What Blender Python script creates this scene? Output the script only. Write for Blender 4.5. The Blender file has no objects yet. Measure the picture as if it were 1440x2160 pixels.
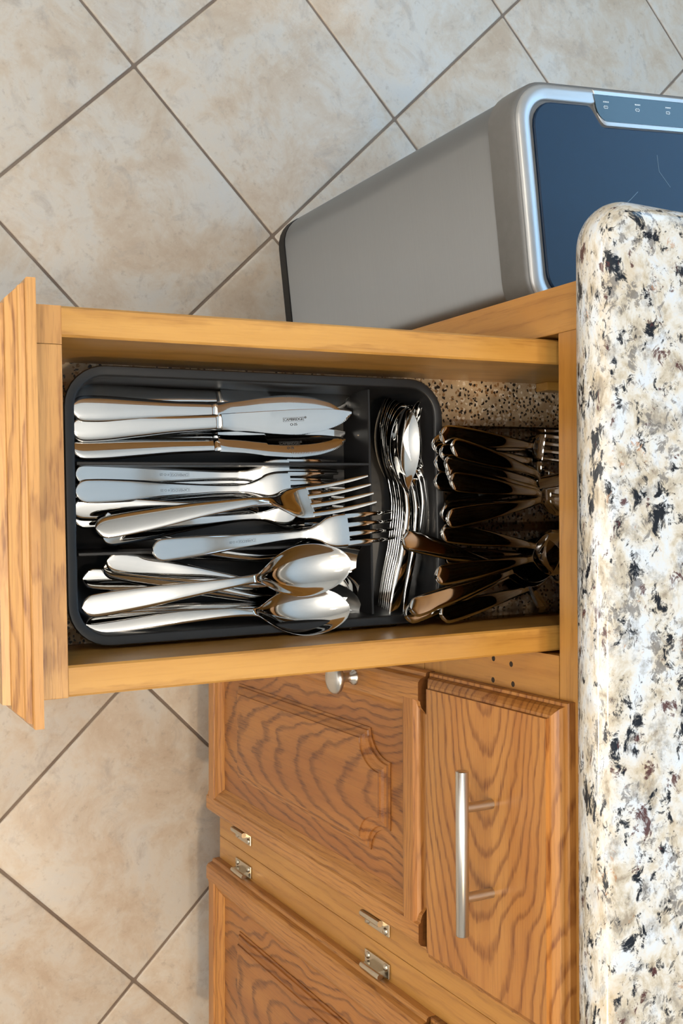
import bpy, bmesh, math, random
import numpy as np
from mathutils import Matrix, Vector, Euler
random.seed(7)
scene = bpy.context.scene
COL = scene.collection
# ------------------------------------------------------------------ camera
F_PX, TH, PSI, RHO, CAM_Y, CAM_Z = 2269.7, .4927, .0214, -.0208, -.5599, 1.5369
def cam_axes():
    F = Vector((0, math.sin(TH), -math.cos(TH))); U = Vector((0, math.cos(TH), math.sin(TH))); R = Vector((1, 0, 0))
    Z = Matrix.Rotation(PSI, 3, 'Z'); F, U, R = Z @ F, Z @ U, Z @ R
    c, s = math.cos(RHO), math.sin(RHO)
    return c*R + s*U, -s*R + c*U, F
CR, CU, CF = cam_axes()
CAM = Vector((0, CAM_Y, CAM_Z))
cd = bpy.data.cameras.new('camera'); cam = bpy.data.objects.new('camera', cd); COL.objects.link(cam)
cd.sensor_fit = 'VERTICAL'; cd.sensor_height = 36; cd.sensor_width = 24; cd.lens = F_PX/2160*36; cd.clip_start = .01
m = Matrix((CU, -CR, -CF)).transposed().to_4x4(); m.translation = CAM; cam.matrix_world = m     # the photograph is turned a quarter
scene.camera = cam
# ------------------------------------------------------------------ light, exposure
vs = scene.view_settings
vs.view_transform = 'Standard'; vs.look = 'None'; vs.gamma = 1; vs.use_curve_mapping = False; vs.exposure = -0.10
w = bpy.data.worlds.new('world'); scene.world = w; w.use_nodes = True
w.node_tree.nodes['Background'].inputs[0].default_value = (.55, .75, 1, 1); w.node_tree.nodes['Background'].inputs[1].default_value = .6
def area(name, loc, aim, power, color, size, size_y=None, disk=False):
    d = bpy.data.lights.new(name, 'AREA'); d.energy = power; d.color = color
    d.shape = 'DISK' if disk else 'RECTANGLE'; d.size = size; d.size_y = size_y or size
    o = bpy.data.objects.new(name, d); COL.objects.link(o); o.location = loc
    o.rotation_euler = (Vector(aim) - Vector(loc)).to_track_quat('-Z', 'Y').to_euler()
    return o
CEIL = 2.55
area('window_daylight', (-.2, 1.60, 1.64), (-.2, 0, 1.25), 42, (.36, .67, 1.0), 3.5, 1.15)
area('bounce_fill', (.25, -1.35, 1.75), (.1, -.55, 2.7), 40, (1, .965, .91), .45)  # unseen fill lamp, added to brighten the ceiling the steel reflects
area('bounce_fill', (.2, -1.75, 1.6), (.1, -2.7, 2.15), 40, (1, .98, .95), .45)  # second added fill, off the wall behind the viewer, lightens fronts and drawer
DOWN = [(.30, -.42), (1.15, -.65), (-.85, -1.05)]
for x, y in DOWN:
    area('downlight_lamp', (x, y, CEIL-.012), (x, y, 0), 8.0 if x < 1 else 16., (1, .84, .64) if x < 1 else (1, .70, .38), .10, disk=True)

cy = scene.cycles
cy.max_bounces = 4; cy.diffuse_bounces = 2; cy.glossy_bounces = 3; cy.transmission_bounces = 3; cy.transparent_max_bounces = 10; cy.adaptive_threshold = .1; cy.adaptive_min_samples = 16; cy.caustics_reflective = False; cy.caustics_refractive = False
# ------------------------------------------------------------------ materials
class NT:
    def __init__(s, name):
        s.m = bpy.data.materials.new(name); s.m.use_nodes = True; s.t = s.m.node_tree; s.n = s.t.nodes; s.l = s.t.links
        s.b = s.n['Principled BSDF']
    def set(s, sock, v):
        if v is None: return
        if isinstance(v, bpy.types.NodeSocket): s.l.new(v, sock)
        elif isinstance(v, (tuple, list)) and len(v) == 3 and sock.type == 'RGBA': sock.default_value = (*v, 1)
        else: sock.default_value = v
    def P(s, **k):
        names = dict(color='Base Color', rough='Roughness', metal='Metallic', spec='Specular IOR Level', trans='Transmission Weight', ior='IOR', coat='Coat Weight', coatr='Coat Roughness', normal='Normal', aniso='Anisotropic', alpha='Alpha', emis='Emission Color', emiss='Emission Strength')
        for a, v in k.items(): s.set(s.b.inputs[names[a]], v)
        return s.m
    def coord(s, out='Object', rand=0.0, scale=(1, 1, 1), rot=(0, 0, 0)):
        tc = s.n.new('ShaderNodeTexCoord'); v = tc.outputs[out]
        if rand:
            oi = s.n.new('ShaderNodeObjectInfo'); ad = s.n.new('ShaderNodeVectorMath'); ad.operation = 'MULTIPLY_ADD'
            cx = s.n.new('ShaderNodeCombineXYZ')
            for i in range(3): s.l.new(oi.outputs['Random'], cx.inputs[i])
            s.l.new(cx.outputs[0], ad.inputs[0]); ad.inputs[1].default_value = (rand, rand*1.7, rand*.6); s.l.new(v, ad.inputs[2]); v = ad.outputs[0]
        mp = s.n.new('ShaderNodeMapping'); s.l.new(v, mp.inputs[0]); mp.inputs['Scale'].default_value = scale; mp.inputs['Rotation'].default_value = rot
        return mp.outputs[0]
    def noise(s, v, scale, detail=4, rough=.55, dist=0, out='Fac'):
        n = s.n.new('ShaderNodeTexNoise'); s.l.new(v, n.inputs['Vector']); n.inputs['Scale'].default_value = scale
        n.inputs['Detail'].default_value = detail; n.inputs['Roughness'].default_value = rough; n.inputs['Distortion'].default_value = dist
        return n.outputs[out]
    def voro(s, v, scale, feature='F1', out='Distance', rand=1):
        n = s.n.new('ShaderNodeTexVoronoi'); n.feature = feature; s.l.new(v, n.inputs['Vector']); n.inputs['Scale'].default_value = scale
        n.inputs['Randomness'].default_value = rand
        return n.outputs[out]
    def math(s, op, a, b=None, c=None, clamp=False):
        n = s.n.new('ShaderNodeMath'); n.operation = op; n.use_clamp = clamp
        for i, v in enumerate((a, b, c)):
            if v is not None: s.set(n.inputs[i], v)
        return n.outputs[0]
    def ramp(s, f, stops, interp='LINEAR'):
        n = s.n.new('ShaderNodeValToRGB'); n.color_ramp.interpolation = interp; e = n.color_ramp.elements
        while len(e) < len(stops): e.new(.5)
        for i, (p, c) in enumerate(stops):
            e[i].position = p; e[i].color = (*c, 1) if isinstance(c, tuple) else (c, c, c, 1)
        s.l.new(f, n.inputs[0]); return n.outputs[0]
    def mix(s, f, a, b, mode='MIX'):
        n = s.n.new('ShaderNodeMix'); n.data_type = 'RGBA'; n.blend_type = mode
        s.set(n.inputs[0], f); s.set(n.inputs[6], a); s.set(n.inputs[7], b); return n.outputs[2]
    def sep(s, v):
        n = s.n.new('ShaderNodeSeparateXYZ'); s.l.new(v, n.inputs[0]); return n.outputs
    def bump(s, h, strength=.2, dist=.001):
        n = s.n.new('ShaderNodeBump'); n.inputs['Strength'].default_value = strength; n.inputs['Distance'].default_value = dist
        s.l.new(h, n.inputs['Height']); return n.outputs[0]
def rgb(r, g, b):
    f = lambda c: (c/255/12.92) if c/255 <= .04045 else ((c/255+.055)/1.055)**2.4
    return (f(r), f(g), f(b))

def oak(name, axis, light, mid, dark, ring=.0075, k=.22, d0=.035, contrast=1., endgrain=.55, rough=.38, wob=.02, c0=0., rand=3., pores=.55):
    """plain-sawn board: rings of a tapering trunk cut by the board, drawn out along AXIS; a large c0 gives straight grain"""
    N = NT(name); v = N.coord(rand=rand)
    tc0 = N.n.new('ShaderNodeTexCoord'); o = N.sep(tc0.outputs['Object'])
    al = {'x': 0, 'y': 1, 'z': 2}[axis]; ac = {'x': 2, 'y': 0, 'z': 0}[axis]; th = {'x': 1, 'y': 2, 'z': 1}[axis]
    def stretched(a, c):
        sc = [c, c, c]; sc[al] = a
        mp = N.n.new('ShaderNodeMapping'); N.l.new(v, mp.inputs[0]); mp.inputs['Scale'].default_value = sc
        return mp.outputs[0]
    n1 = N.math('SUBTRACT', N.noise(stretched(5, 30), 1, 3, .5), .5); n2 = N.math('SUBTRACT', N.noise(stretched(9, 9), 1, 2, .5), .5); n3 = N.math('SUBTRACT', N.noise(stretched(70, 240), 1, 2, .6), .5)
    c = N.math('ADD', N.math('SUBTRACT', o[ac], c0), N.math('MULTIPLY', n2, wob))
    dd = N.math('ADD', N.math('MULTIPLY', N.math('ADD', o[al], N.math('MULTIPLY', n2, wob*2)), k), d0)
    dd = N.math('ADD', dd, N.math('MULTIPLY', o[th], .5))
    r = N.math('SQRT', N.math('ADD', N.math('MULTIPLY', c, c), N.math('MULTIPLY', dd, dd)))
    r = N.math('ADD', r, N.math('ADD', N.math('MULTIPLY', n1, ring*1.3), N.math('MULTIPLY', n3, ring*.32)))
    ph = N.math('FRACT', N.math('MULTIPLY', r, 1/ring))
    line = N.ramp(ph, [(0, .7), (.08, .1), (.35, 0.), (.66, .10), (.84, .85), (.94, 1.), (1, .7)])
    pore = N.ramp(N.noise(stretched(26, 620), 1, 2, .6), [(.38, 1.), (.50, 0.)])
    col = N.mix(N.ramp(N.noise(stretched(3, 24), 1, 3, .55), [(.35, 0.), (.65, 1.)]), mid, light)
    col = N.mix(N.math('MULTIPLY', N.math('MULTIPLY', line, N.math('MULTIPLY_ADD', pore, .35, .65)), contrast), col, dark)
    col = N.mix(N.math('MULTIPLY', N.math('MULTIPLY', pore, N.math('MULTIPLY_ADD', line, .6, .4)), pores), col, dark)
    no = N.sep(tc0.outputs['Normal'])[al]
    eg = N.math('MULTIPLY', N.math('POWER', N.math('ABSOLUTE', no), 2.), endgrain)
    col = N.mix(eg, col, tuple(x*.4 for x in dark))
    return N.P(color=col, rough=rough, coat=.25, coatr=.25, normal=N.bump(pore, .12, .0004))

OAK_L, OAK_M, OAK_D = rgb(202, 142, 74), rgb(182, 119, 55), rgb(122, 66, 26)
GLD_L, GLD_M, GLD_D = rgb(210, 160, 96), rgb(188, 134, 70), rgb(122, 72, 30)
FRM_L, FRM_M, FRM_D = rgb(206, 150, 76), rgb(188, 130, 58), rgb(140, 86, 34)
M = {}
M['oak_x'] = oak('oak_front', 'x', OAK_L, OAK_M, OAK_D, ring=.0082, k=.26, d0=.06, wob=.035, rand=2.3, contrast=.9, pores=.38)
M['oak_z'] = oak('oak_upright', 'z', OAK_L, OAK_M, OAK_D, ring=.006, k=.01, d0=.0, c0=.4, contrast=.4, endgrain=.85)
M['oak_panel'] = oak('oak_door_panel', 'z', rgb(190, 126, 60), rgb(168, 104, 44), rgb(104, 54, 20), ring=.0095, k=-.17, d0=.075, wob=.05, contrast=.95, pores=.35)
M['oak_rail'] = oak('oak_crosspiece', 'x', OAK_L, OAK_M, OAK_D, ring=.005, k=.01, d0=.0, c0=.4, contrast=.5, endgrain=.5)
M['face_oak'] = oak('golden_front_oak', 'x', GLD_L, GLD_M, GLD_D, ring=.0065, k=.006, d0=.02, c0=.4, contrast=.7, endgrain=.4)
M['frame_z'] = oak('frame_upright_wood', 'z', FRM_L, FRM_M, FRM_D, ring=.014, k=.01, d0=.0, c0=.3, contrast=.35, pores=.2)
M['frame_x'] = oak('frame_crosspiece_wood', 'x', FRM_L, FRM_M, FRM_D, ring=.014, k=.01, d0=.0, c0=.3, contrast=.35, pores=.2)
M['maple'] = oak('drawer_side_wood', 'y', rgb(206, 157, 84), rgb(186, 135, 62), rgb(136, 86, 32), ring=.016, k=.02, d0=.1, c0=.15, contrast=.45, pores=.14, wob=.03, rough=.3, endgrain=.3)

def mat_granite():
    N = NT('granite'); v = N.coord(scale=(1.22, 1.22, 4.6)); v2 = N.coord(scale=(1.0, 1.25, 4.4), rot=(0, 0, .4))
    col = N.ramp(N.noise(v, 30, 6, .65, .4), [(.33, rgb(152, 142, 126)), (.42, rgb(192, 184, 168)), (.50, rgb(208, 207, 202)), (.62, rgb(203, 212, 222))])
    col = N.mix(N.ramp(N.noise(v, 17, 5, .6), [(.52, 0.), (.70, .55)]), col, rgb(188, 166, 128))
    col = N.mix(N.ramp(N.noise(v, 42, 6, .7), [(.52, 0.), (.68, .75)]), col, rgb(122, 118, 112))
    def blotch(scale, cscale, lo, col_, prev, strength=1., seed=0.):
        w1 = N.n.new('ShaderNodeVectorMath'); w1.operation = 'ADD'; N.l.new(v, w1.inputs[0]); w1.inputs[1].default_value = (seed, seed*2, seed*.5)
        w2 = N.n.new('ShaderNodeVectorMath'); w2.operation = 'ADD'; N.l.new(v2, w2.inputs[0]); w2.inputs[1].default_value = (seed*3, seed, seed)
        a = N.noise(w1.outputs[0], scale, 5, .74, .6); b = N.noise(w2.outputs[0], cscale, 3, .5, .5)
        t = N.math('ADD', a, N.math('MULTIPLY', N.math('SUBTRACT', b, .5), .62))
        return N.mix(N.math('MULTIPLY', N.ramp(t, [(lo, 0.), (lo+.03, .7), (lo+.07, 1.)]), strength), prev, col_)
    col = blotch(85, 24, .585, rgb(96, 94, 94), col, .75, 3.)
    col = blotch(50, 30, .578, rgb(20, 25, 34), col)
    col = blotch(110, 40, .66, rgb(34, 34, 38), col, .9, 7.)
    col = blotch(44, 34, .645, rgb(74, 40, 40), col, .95, 11.)
    col = blotch(70, 34, .69, rgb(168, 112, 58), col, .6, 17.)
    return N.P(color=col, rough=.14, spec=.5)
M['granite'] = mat_granite()

def mat_tile():
    N = NT('floor_tile'); v = N.coord(rand=40.)
    a = N.noise(v, 10, 6, .68, .4); b = N.noise(v, 22, 6, .68, .6); c = N.noise(v, 75, 5, .7)
    col = N.ramp(a, [(.34, rgb(205, 186, 165)), (.45, rgb(214, 199, 181)), (.55, rgb(219, 210, 198)), (.68, rgb(215, 210, 203))])
    col = N.mix(N.ramp(N.noise(v, 13, 7, .72, .8), [(.52, 0.), (.74, .5)]), col, rgb(190, 164, 136))
    col = N.mix(N.ramp(b, [(.55, 0.), (.72, .5)]), col, rgb(172, 162, 154))
    col = N.mix(N.ramp(c, [(.57, 0.), (.72, .35)]), col, rgb(150, 132, 116))
    col = N.mix(N.ramp(c, [(.30, .35), (.42, 0.)]), col, rgb(228, 222, 212))
    return N.P(color=col, rough=N.ramp(b, [(.3, .30), (.7, .44)]), spec=.45, normal=N.bump(b, .12, .002))
M['tile'] = mat_tile()
def mat_noise(name, c1, c2, scale, rough=.6, spec=.5):
    N = NT(name); v = N.coord(); return N.P(color=N.ramp(N.noise(v, scale, 5, .6), [(.35, c1), (.65, c2)]), rough=rough, spec=spec)
M['grout'] = mat_noise('grout', rgb(122, 106, 94), rgb(146, 130, 116), 14, .8)
M['paint'] = mat_noise('wall_paint', rgb(228, 223, 214), rgb(233, 228, 220), 3, .8)
M['ceiling'] = mat_noise('ceiling_paint', rgb(238, 237, 234), rgb(242, 241, 238), 3, .8)

def mat_laminate():
    N = NT('speckled_liner'); v0 = N.coord()
    nz = N.noise(v0, 300, 2, .5, out='Color'); sc = N.n.new('ShaderNodeVectorMath'); sc.operation = 'MULTIPLY_ADD'; N.l.new(nz, sc.inputs[0]); sc.inputs[1].default_value = (.004,)*3; N.l.new(v0, sc.inputs[2]); v = sc.outputs[0]
    col = N.ramp(N.noise(v, 60, 5, .65), [(.35, rgb(172, 144, 110)), (.62, rgb(202, 180, 148))])
    for s_, r_, k_, ch, c_ in ((230, .42, .58, 0, rgb(222, 208, 186)), (300, .45, .70, 1, rgb(150, 112, 72)), (360, .44, .74, 2, rgb(40, 32, 28)), (210, .26, .82, 1, rgb(36, 30, 28))):
        d = N.voro(v, s_); k = N.sep(N.voro(v, s_, out='Color'))
        col = N.mix(N.math('MULTIPLY', N.math('LESS_THAN', d, r_), N.math('GREATER_THAN', k[ch], k_)), col, c_)
    return N.P(color=col, rough=.4)
M['liner'] = mat_laminate()

def mat_metal(name, col, rough, smear=.04, scale=60, stretch=(1, 1, 1), bump=0., aniso=0.):
    N = NT(name); v = N.coord(rand=5., scale=stretch); n = N.noise(v, scale, 4, .6)
    r = N.math('ADD', N.math('MULTIPLY', n, smear), rough - smear*.5)
    kw = dict(color=N.mix(n, tuple(c*.95 for c in col), col), metal=1., rough=r)
    if bump: kw['normal'] = N.bump(n, bump, .0003)
    if aniso: kw['aniso'] = aniso
    return N.P(**kw)
M['steel'] = mat_metal('polished_steel', (.69, .68, .66), .06, .05, 45)
M['nickel'] = mat_metal('brushed_nickel', (.62, .61, .59), .3, .08, 40, (1, 1, 1))
M['hinge'] = mat_metal('hinge_nickel', (.60, .55, .46), .22, .06, 80)
def mat_can():
    N = NT('brushed_can_steel'); v = N.coord(scale=(2, 2, 900)); n = N.noise(v, 1, 3, .6)
    tg = N.n.new('ShaderNodeTangent'); tg.direction_type = 'RADIAL'; tg.axis = 'Z'
    N.l.new(tg.outputs[0], N.b.inputs['Tangent']); N.b.inputs['Anisotropic Rotation'].default_value = .25
    return N.P(color=N.mix(n, (.31, .325, .34), (.35, .365, .38)), metal=1., rough=N.math('MULTIPLY_ADD', n, .04, .44), aniso=.95)
M['can_steel'] = mat_can()
def mat_plain(name, col, rough, spec=.5, metal=0., grain=.12, scale=90):
    N = NT(name); v = N.coord(); n = N.noise(v, scale, 4, .6)
    return N.P(color=N.mix(n, tuple(c*(1-grain) for c in col), tuple(c*(1+grain) for c in col)), rough=N.math('ADD', N.math('MULTIPLY', n, .06), rough-.03), spec=spec, metal=metal)
M['tray'] = mat_plain('black_plastic', (.011, .011, .012), .34, spec=.4)
M['rubber'] = mat_plain('black_base', (.012, .012, .013), .5)
M['rim'] = mat_plain('silver_plastic', (.50, .51, .52), .34, metal=.55, grain=.03)
M['collar'] = mat_plain('grey_collar_plastic', (.20, .20, .20), .4, metal=.3)
M['lid'] = mat_plain('dark_lid', (.002, .020, .055), .42, spec=.42)
M['panel'] = mat_plain('glossy_panel', (.006, .028, .045), .08, spec=.8)
M['mark'] = mat_plain('white_print', (.7, .75, .78), .5)
M['scratch'] = mat_plain('pale_scratch', (.16, .22, .28), .5)
M['stamp'] = mat_plain('etched_grey', (.10, .10, .10), .45, metal=.6)
M['emboss'] = mat_plain('pressed_steel', (.40, .39, .38), .3, metal=1.)
M['hole'] = mat_plain('dark_hole', (.03, .018, .01), .8)
M['lamp'] = mat_plain('lamp_trim', (.8, .8, .8), .5)
def mat_clear():
    N = NT('clear_acrylic'); tr_ = N.n.new('ShaderNodeBsdfTransparent'); tr_.inputs[0].default_value = (.97, .955, .955, 1)
    gl = N.n.new('ShaderNodeBsdfGlossy'); gl.inputs['Roughness'].default_value = .06; gl.inputs['Color'].default_value = (.95, .95, .95, 1)
    fr = N.n.new('ShaderNodeFresnel'); fr.inputs[0].default_value = 1.49
    mx = N.n.new('ShaderNodeMixShader'); N.l.new(fr.outputs[0], mx.inputs[0]); N.l.new(tr_.outputs[0], mx.inputs[1]); N.l.new(gl.outputs[0], mx.inputs[2])
    N.l.new(mx.outputs[0], N.n['Material Output'].inputs['Surface']); return N.m
M['clear'] = mat_clear()
def mat_glass():
    N = NT('window_glass'); return N.P(color=(1, 1, 1), rough=.0, trans=1., ior=1.02)
M['glass'] = mat_glass()
M['white'] = mat_plain('white_frame', (.8, .8, .79), .45)

# ------------------------------------------------------------------ mesh helpers
def tag(o, label=None, cat=None, group=None, kind=None):
    if label: o['label'] = label
    if cat: o['category'] = cat
    if group: o['group'] = group
    if kind: o['kind'] = kind
    return o
def empty(name, loc=(0, 0, 0), rz=0, parent=None):
    o = bpy.data.objects.new(name, None); COL.objects.link(o); o.location = loc; o.rotation_euler = (0, 0, rz); o.parent = parent; o.empty_display_size = .02
    return o
def mk(name, vf, mat, parent=None, off=(0, 0, 0), smooth=False, bevel=0., segs=2, center=True, angle=40):
    """one mesh object; VF in the parent's frame shifted by OFF; its origin at the middle of its box"""
    V, Fc = vf
    V = np.array(V, float) - np.array(off)
    c = (V.min(0)+V.max(0))/2 if center else np.zeros(3)
    me = bpy.data.meshes.new(name); me.from_pydata((V-c).tolist(), [], Fc); me.update()
    if bevel:
        bm = bmesh.new(); bm.from_mesh(me)
        es = [e for e in bm.edges if len(e.link_faces) == 2 and e.calc_face_angle(0) > .5]
        bmesh.ops.bevel(bm, geom=es, offset=bevel, segments=segs, affect='EDGES', profile=.6, clamp_overlap=True)
        bm.to_mesh(me); bm.free()
    bm = bmesh.new(); bm.from_mesh(me); bmesh.ops.recalc_face_normals(bm, faces=bm.faces); bm.to_mesh(me); bm.free()
    if smooth:
        for p in me.polygons: p.use_smooth = True
        if angle: me.set_sharp_from_angle(angle=math.radians(angle))
    me.materials.append(M[mat])
    o = bpy.data.objects.new(name, me); COL.objects.link(o); o.parent = parent; o.location = c
    return o
def box(x0, x1, y0, y1, z0, z1):
    V = [(x, y, z) for z in (z0, z1) for y in (y0, y1) for x in (x0, x1)]
    return V, [(0, 2, 3, 1), (4, 5, 7, 6), (0, 1, 5, 4), (2, 6, 7, 3), (0, 4, 6, 2), (1, 3, 7, 5)]
def join(*vfs):
    V, Fc = [], []
    for v, f in vfs:
        n = len(V); V += [tuple(p) for p in v]; Fc += [tuple(i+n for i in q) for q in f]
    return V, Fc
def rings(loops, cap0=True, cap1=True):
    n = len(loops[0]); V = [tuple(p) for L in loops for p in L]; Fc = []
    for k in range(len(loops)-1):
        for i in range(n):
            j = (i+1) % n; Fc.append((k*n+i, k*n+j, (k+1)*n+j, (k+1)*n+i))
    if cap0: Fc.append(tuple(range(n))[::-1])
    if cap1: Fc.append(tuple((len(loops)-1)*n+i for i in range(n)))
    return V, Fc
def rrect(x0, x1, y0, y1, r, z, n=7):
    P = []
    for cx, cy, a0 in ((x1-r, y1-r, 0), (x0+r, y1-r, 90), (x0+r, y0+r, 180), (x1-r, y0+r, 270)):
        for i in range(n+1):
            a = math.radians(a0+90*i/n); P.append((cx+r*math.cos(a), cy+r*math.sin(a), z))
    return P
def lathe(prof, axis='z', n=24, at=(0, 0, 0)):
    L = []
    for r, h in prof:
        q = []
        for i in range(n):
            a = 2*math.pi*i/n; c, s = r*math.cos(a), r*math.sin(a)
            q.append({'z': (c, s, h), 'y': (c, h, s), 'x': (h, c, s)}[axis])
        L.append([tuple(np.add(p, at)) for p in q])
    return rings(L)
def extrude_poly(poly, axis, a, b):
    """poly: 2D points; axis 'z': poly is (x,y); axis 'x': poly is (z,y)"""
    f = (lambda p, t: (p[0], p[1], t)) if axis == 'z' else (lambda p, t: (t, p[1], p[0]))
    return rings([[f(p, a) for p in poly], [f(p, b) for p in poly]])

# ------------------------------------------------------------------ the room
S = 'structure'
XW0, XW1, YW0, YW1 = -2.6, 2.8, -2.9, 1.7
floor = tag(mk('floor', box(XW0, XW1, YW0, YW1, -.05, -.0022), 'grout'), 'beige square floor tiles laid diagonally with brown grout', kind=S)
TS = .3169; G = .0042; h = TS/math.sqrt(2); TX, TY = -.6752, -.0803
gh = (TS-G)/2
def tile_mesh():
    b = .0018
    L = [rrect(-gh, gh, -gh, gh, .0025, -.009, 2), rrect(-gh, gh, -gh, gh, .0025, -b*.8, 2), rrect(-gh+b*.4, gh-b*.4, -gh+b*.4, gh-b*.4, .0025, -b*.25, 2), rrect(-gh+b, gh-b, -gh+b, gh-b, .003, 0, 2)]
    return rings(L)
t0 = mk('tile', tile_mesh(), 'tile', None, smooth=True, center=False, angle=60)
first = True
fl = floor.location
for i in range(-17, 18):
    for j in range(-17, 18):
        # corner tc(i,j) = T + (i+j)h, (j-i)h ; the tile's middle lies half a step on
        cx = TX + (i+j)*h; cy = TY + (j-i)*h + h
        if XW0+.1 < cx < XW1-.1 and YW0+.1 < cy < YW1-.1:
            if first: o = t0; first = False
            else: o = t0.copy(); COL.objects.link(o)
            o.parent = floor; o.location = Vector((cx, cy, 0)) - fl; o.rotation_euler = (0, 0, math.radians(45+90*random.randint(0, 3)))
tag(mk('ceiling', box(XW0, XW1, YW0, YW1, CEIL, CEIL+.05), 'ceiling'), 'flat white ceiling', kind=S)
tag(mk('wall_left', box(XW0-.1, XW0, YW0-.1, YW1+.1, 0, CEIL), 'paint'), 'plain pale left wall', kind=S)
tag(mk('wall_right', box(XW1, XW1+.1, YW0-.1, YW1+.1, 0, CEIL), 'paint'), 'plain pale right wall', kind=S)
tag(mk('wall_front', box(XW0, XW1, YW0-.1, YW0, 0, CEIL), 'paint'), 'plain pale wall behind the viewer', kind=S)
WX0, WX1, WZ0, WZ1 = -2.0, 1.6, 1.02, 2.28
wb = mk('wall_back', join(box(XW0, XW1, YW1, YW1+.1, 0, WZ0), box(XW0, XW1, YW1, YW1+.1, WZ1, CEIL), box(XW0, WX0, YW1, YW1+.1, WZ0, WZ1), box(WX1, XW1, YW1, YW1+.1, WZ0, WZ1)), 'paint')
tag(wb, 'pale wall with a wide window beyond the counter', kind=S)
win = tag(mk('window_1', join(box(WX0, WX1, YW1, YW1+.06, WZ0, WZ0+.05), box(WX0, WX1, YW1, YW1+.06, WZ1-.05, WZ1), box(WX0, WX0+.05, YW1, YW1+.06, WZ0, WZ1), box(WX1-.05, WX1, YW1, YW1+.06, WZ0, WZ1)), 'white'), 'wide white framed window', kind=S)
mk('pane', box(WX0+.05, WX1-.05, YW1+.025, YW1+.031, WZ0+.05, WZ1-.05), 'glass', win, off=win.location)
for (x, y), wh in zip(DOWN, ('above the closed drawer', 'farther along the counter', 'out in the room by the bin')):
    d = empty('ceiling_downlight', (x, y, CEIL-.012)); tag(d, 'small round recessed ceiling downlight '+wh, 'ceiling light', 'recessed ceiling downlights')
    mk('trim_ring', rings([[(math.cos(a)*r, math.sin(a)*r, z) for a in np.linspace(0, 2*math.pi, 32, endpoint=False)] for r, z in ((.062, .012), (.085, .012), (.085, .004), (.062, .002))]+[[(math.cos(a)*.062, math.sin(a)*.062, .012) for a in np.linspace(0, 2*math.pi, 32, endpoint=False)]], False, False), 'lamp', d)

# ------------------------------------------------------------------ base cabinets
def profiled_slab(x0, x1, z0, z1, yb, prof):
    """board with a moulded edge: prof = (inset, depth in front of yb)"""
    L = [[(x0+i, yb-d, z0+i), (x1-i, yb-d, z0+i), (x1-i, yb-d, z1-i), (x0+i, yb-d, z1-i)] for i, d in prof]
    return rings(L)
FRONT_PROF = [(0, 0), (0, .006), (.0008, .0072), (.0032, .0074), (.0038, .0092), (.0052, .0118), (.0082, .0142), (.0105, .0156), (.0128, .0160), (.0132, .0190)]
STILE = [(0, 0), (0, .008), (.0012, .0098), (.0042, .0105), (.0048, .013), (.0062, .0165), (.0095, .019), (.026, .019), (.0275, .0168), (.030, .0165), (.034, .0150), (.0385, .0110), (.042, .0088), (.042, 0)]
SW = .042
def cathedral(x0, x1, z0, zs, zt, ins, d):
    x0, x1, z0 = x0+ins, x1-ins, z0+ins; zs, zt = zs-ins, zt-ins
    P = [(x0, d, z0), (x1, d, z0)]
    a = .0285
    for t in np.linspace(0, 1, 9): P.append((x1-a*math.sin(t*math.pi/2), d, zs+(zt-zs)*(1-math.cos(t*math.pi/2))))
    for t in np.linspace(1, 0, 9): P.append((x0+a*math.sin(t*math.pi/2), d, zs+(zt-zs)*(1-math.cos(t*math.pi/2))))
    return P
def hinge(door, door_off, xe, z, side):
    """xe: edge of the door, side +1: hinge lies to the right of the door"""
    s = side
    leaf = box(min(xe+s*.002, xe+s*.0175), max(xe+s*.002, xe+s*.0175), -.0022, -.0002, z-.025, z+.025)
    hg = mk('hinge', leaf, 'hinge', door, door_off, bevel=.0008)
    o = np.array(door_off) + np.array(hg.location)
    wrap = box(min(xe+s*.0003, xe+s*.0085), max(xe+s*.0003, xe+s*.0085), -.0085, -.0018, z-.015, z+.015)
    # knuckle, barrel and screw belong to the hinge: one metal fitting
    prt = join(wrap, lathe([(.0001, z-.019), (.0033, z-.019), (.0037, z-.0175), (.0037, z+.0175), (.0033, z+.019), (.0001, z+.019)], 'z', 14, (xe+s*.0040, -.0088, 0)))
    k = mk('knuckle', prt, 'hinge', None, door_off, smooth=True, bevel=0, angle=35); k.parent = door
    sc = mk('screw', lathe([(.0001, -.0045), (.0022, -.0042), (.0036, -.0030), (.0040, -.0020)], 'y', 14, (xe+s*.0128, 0, z+.018)), 'hinge', door, door_off, smooth=True)
    sc = mk('screw', lathe([(.0001, -.0045), (.0022, -.0042), (.0036, -.0030), (.0040, -.0020)], 'y', 14, (xe+s*.0128, 0, z-.018)), 'hinge', door, door_off, smooth=True)
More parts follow.
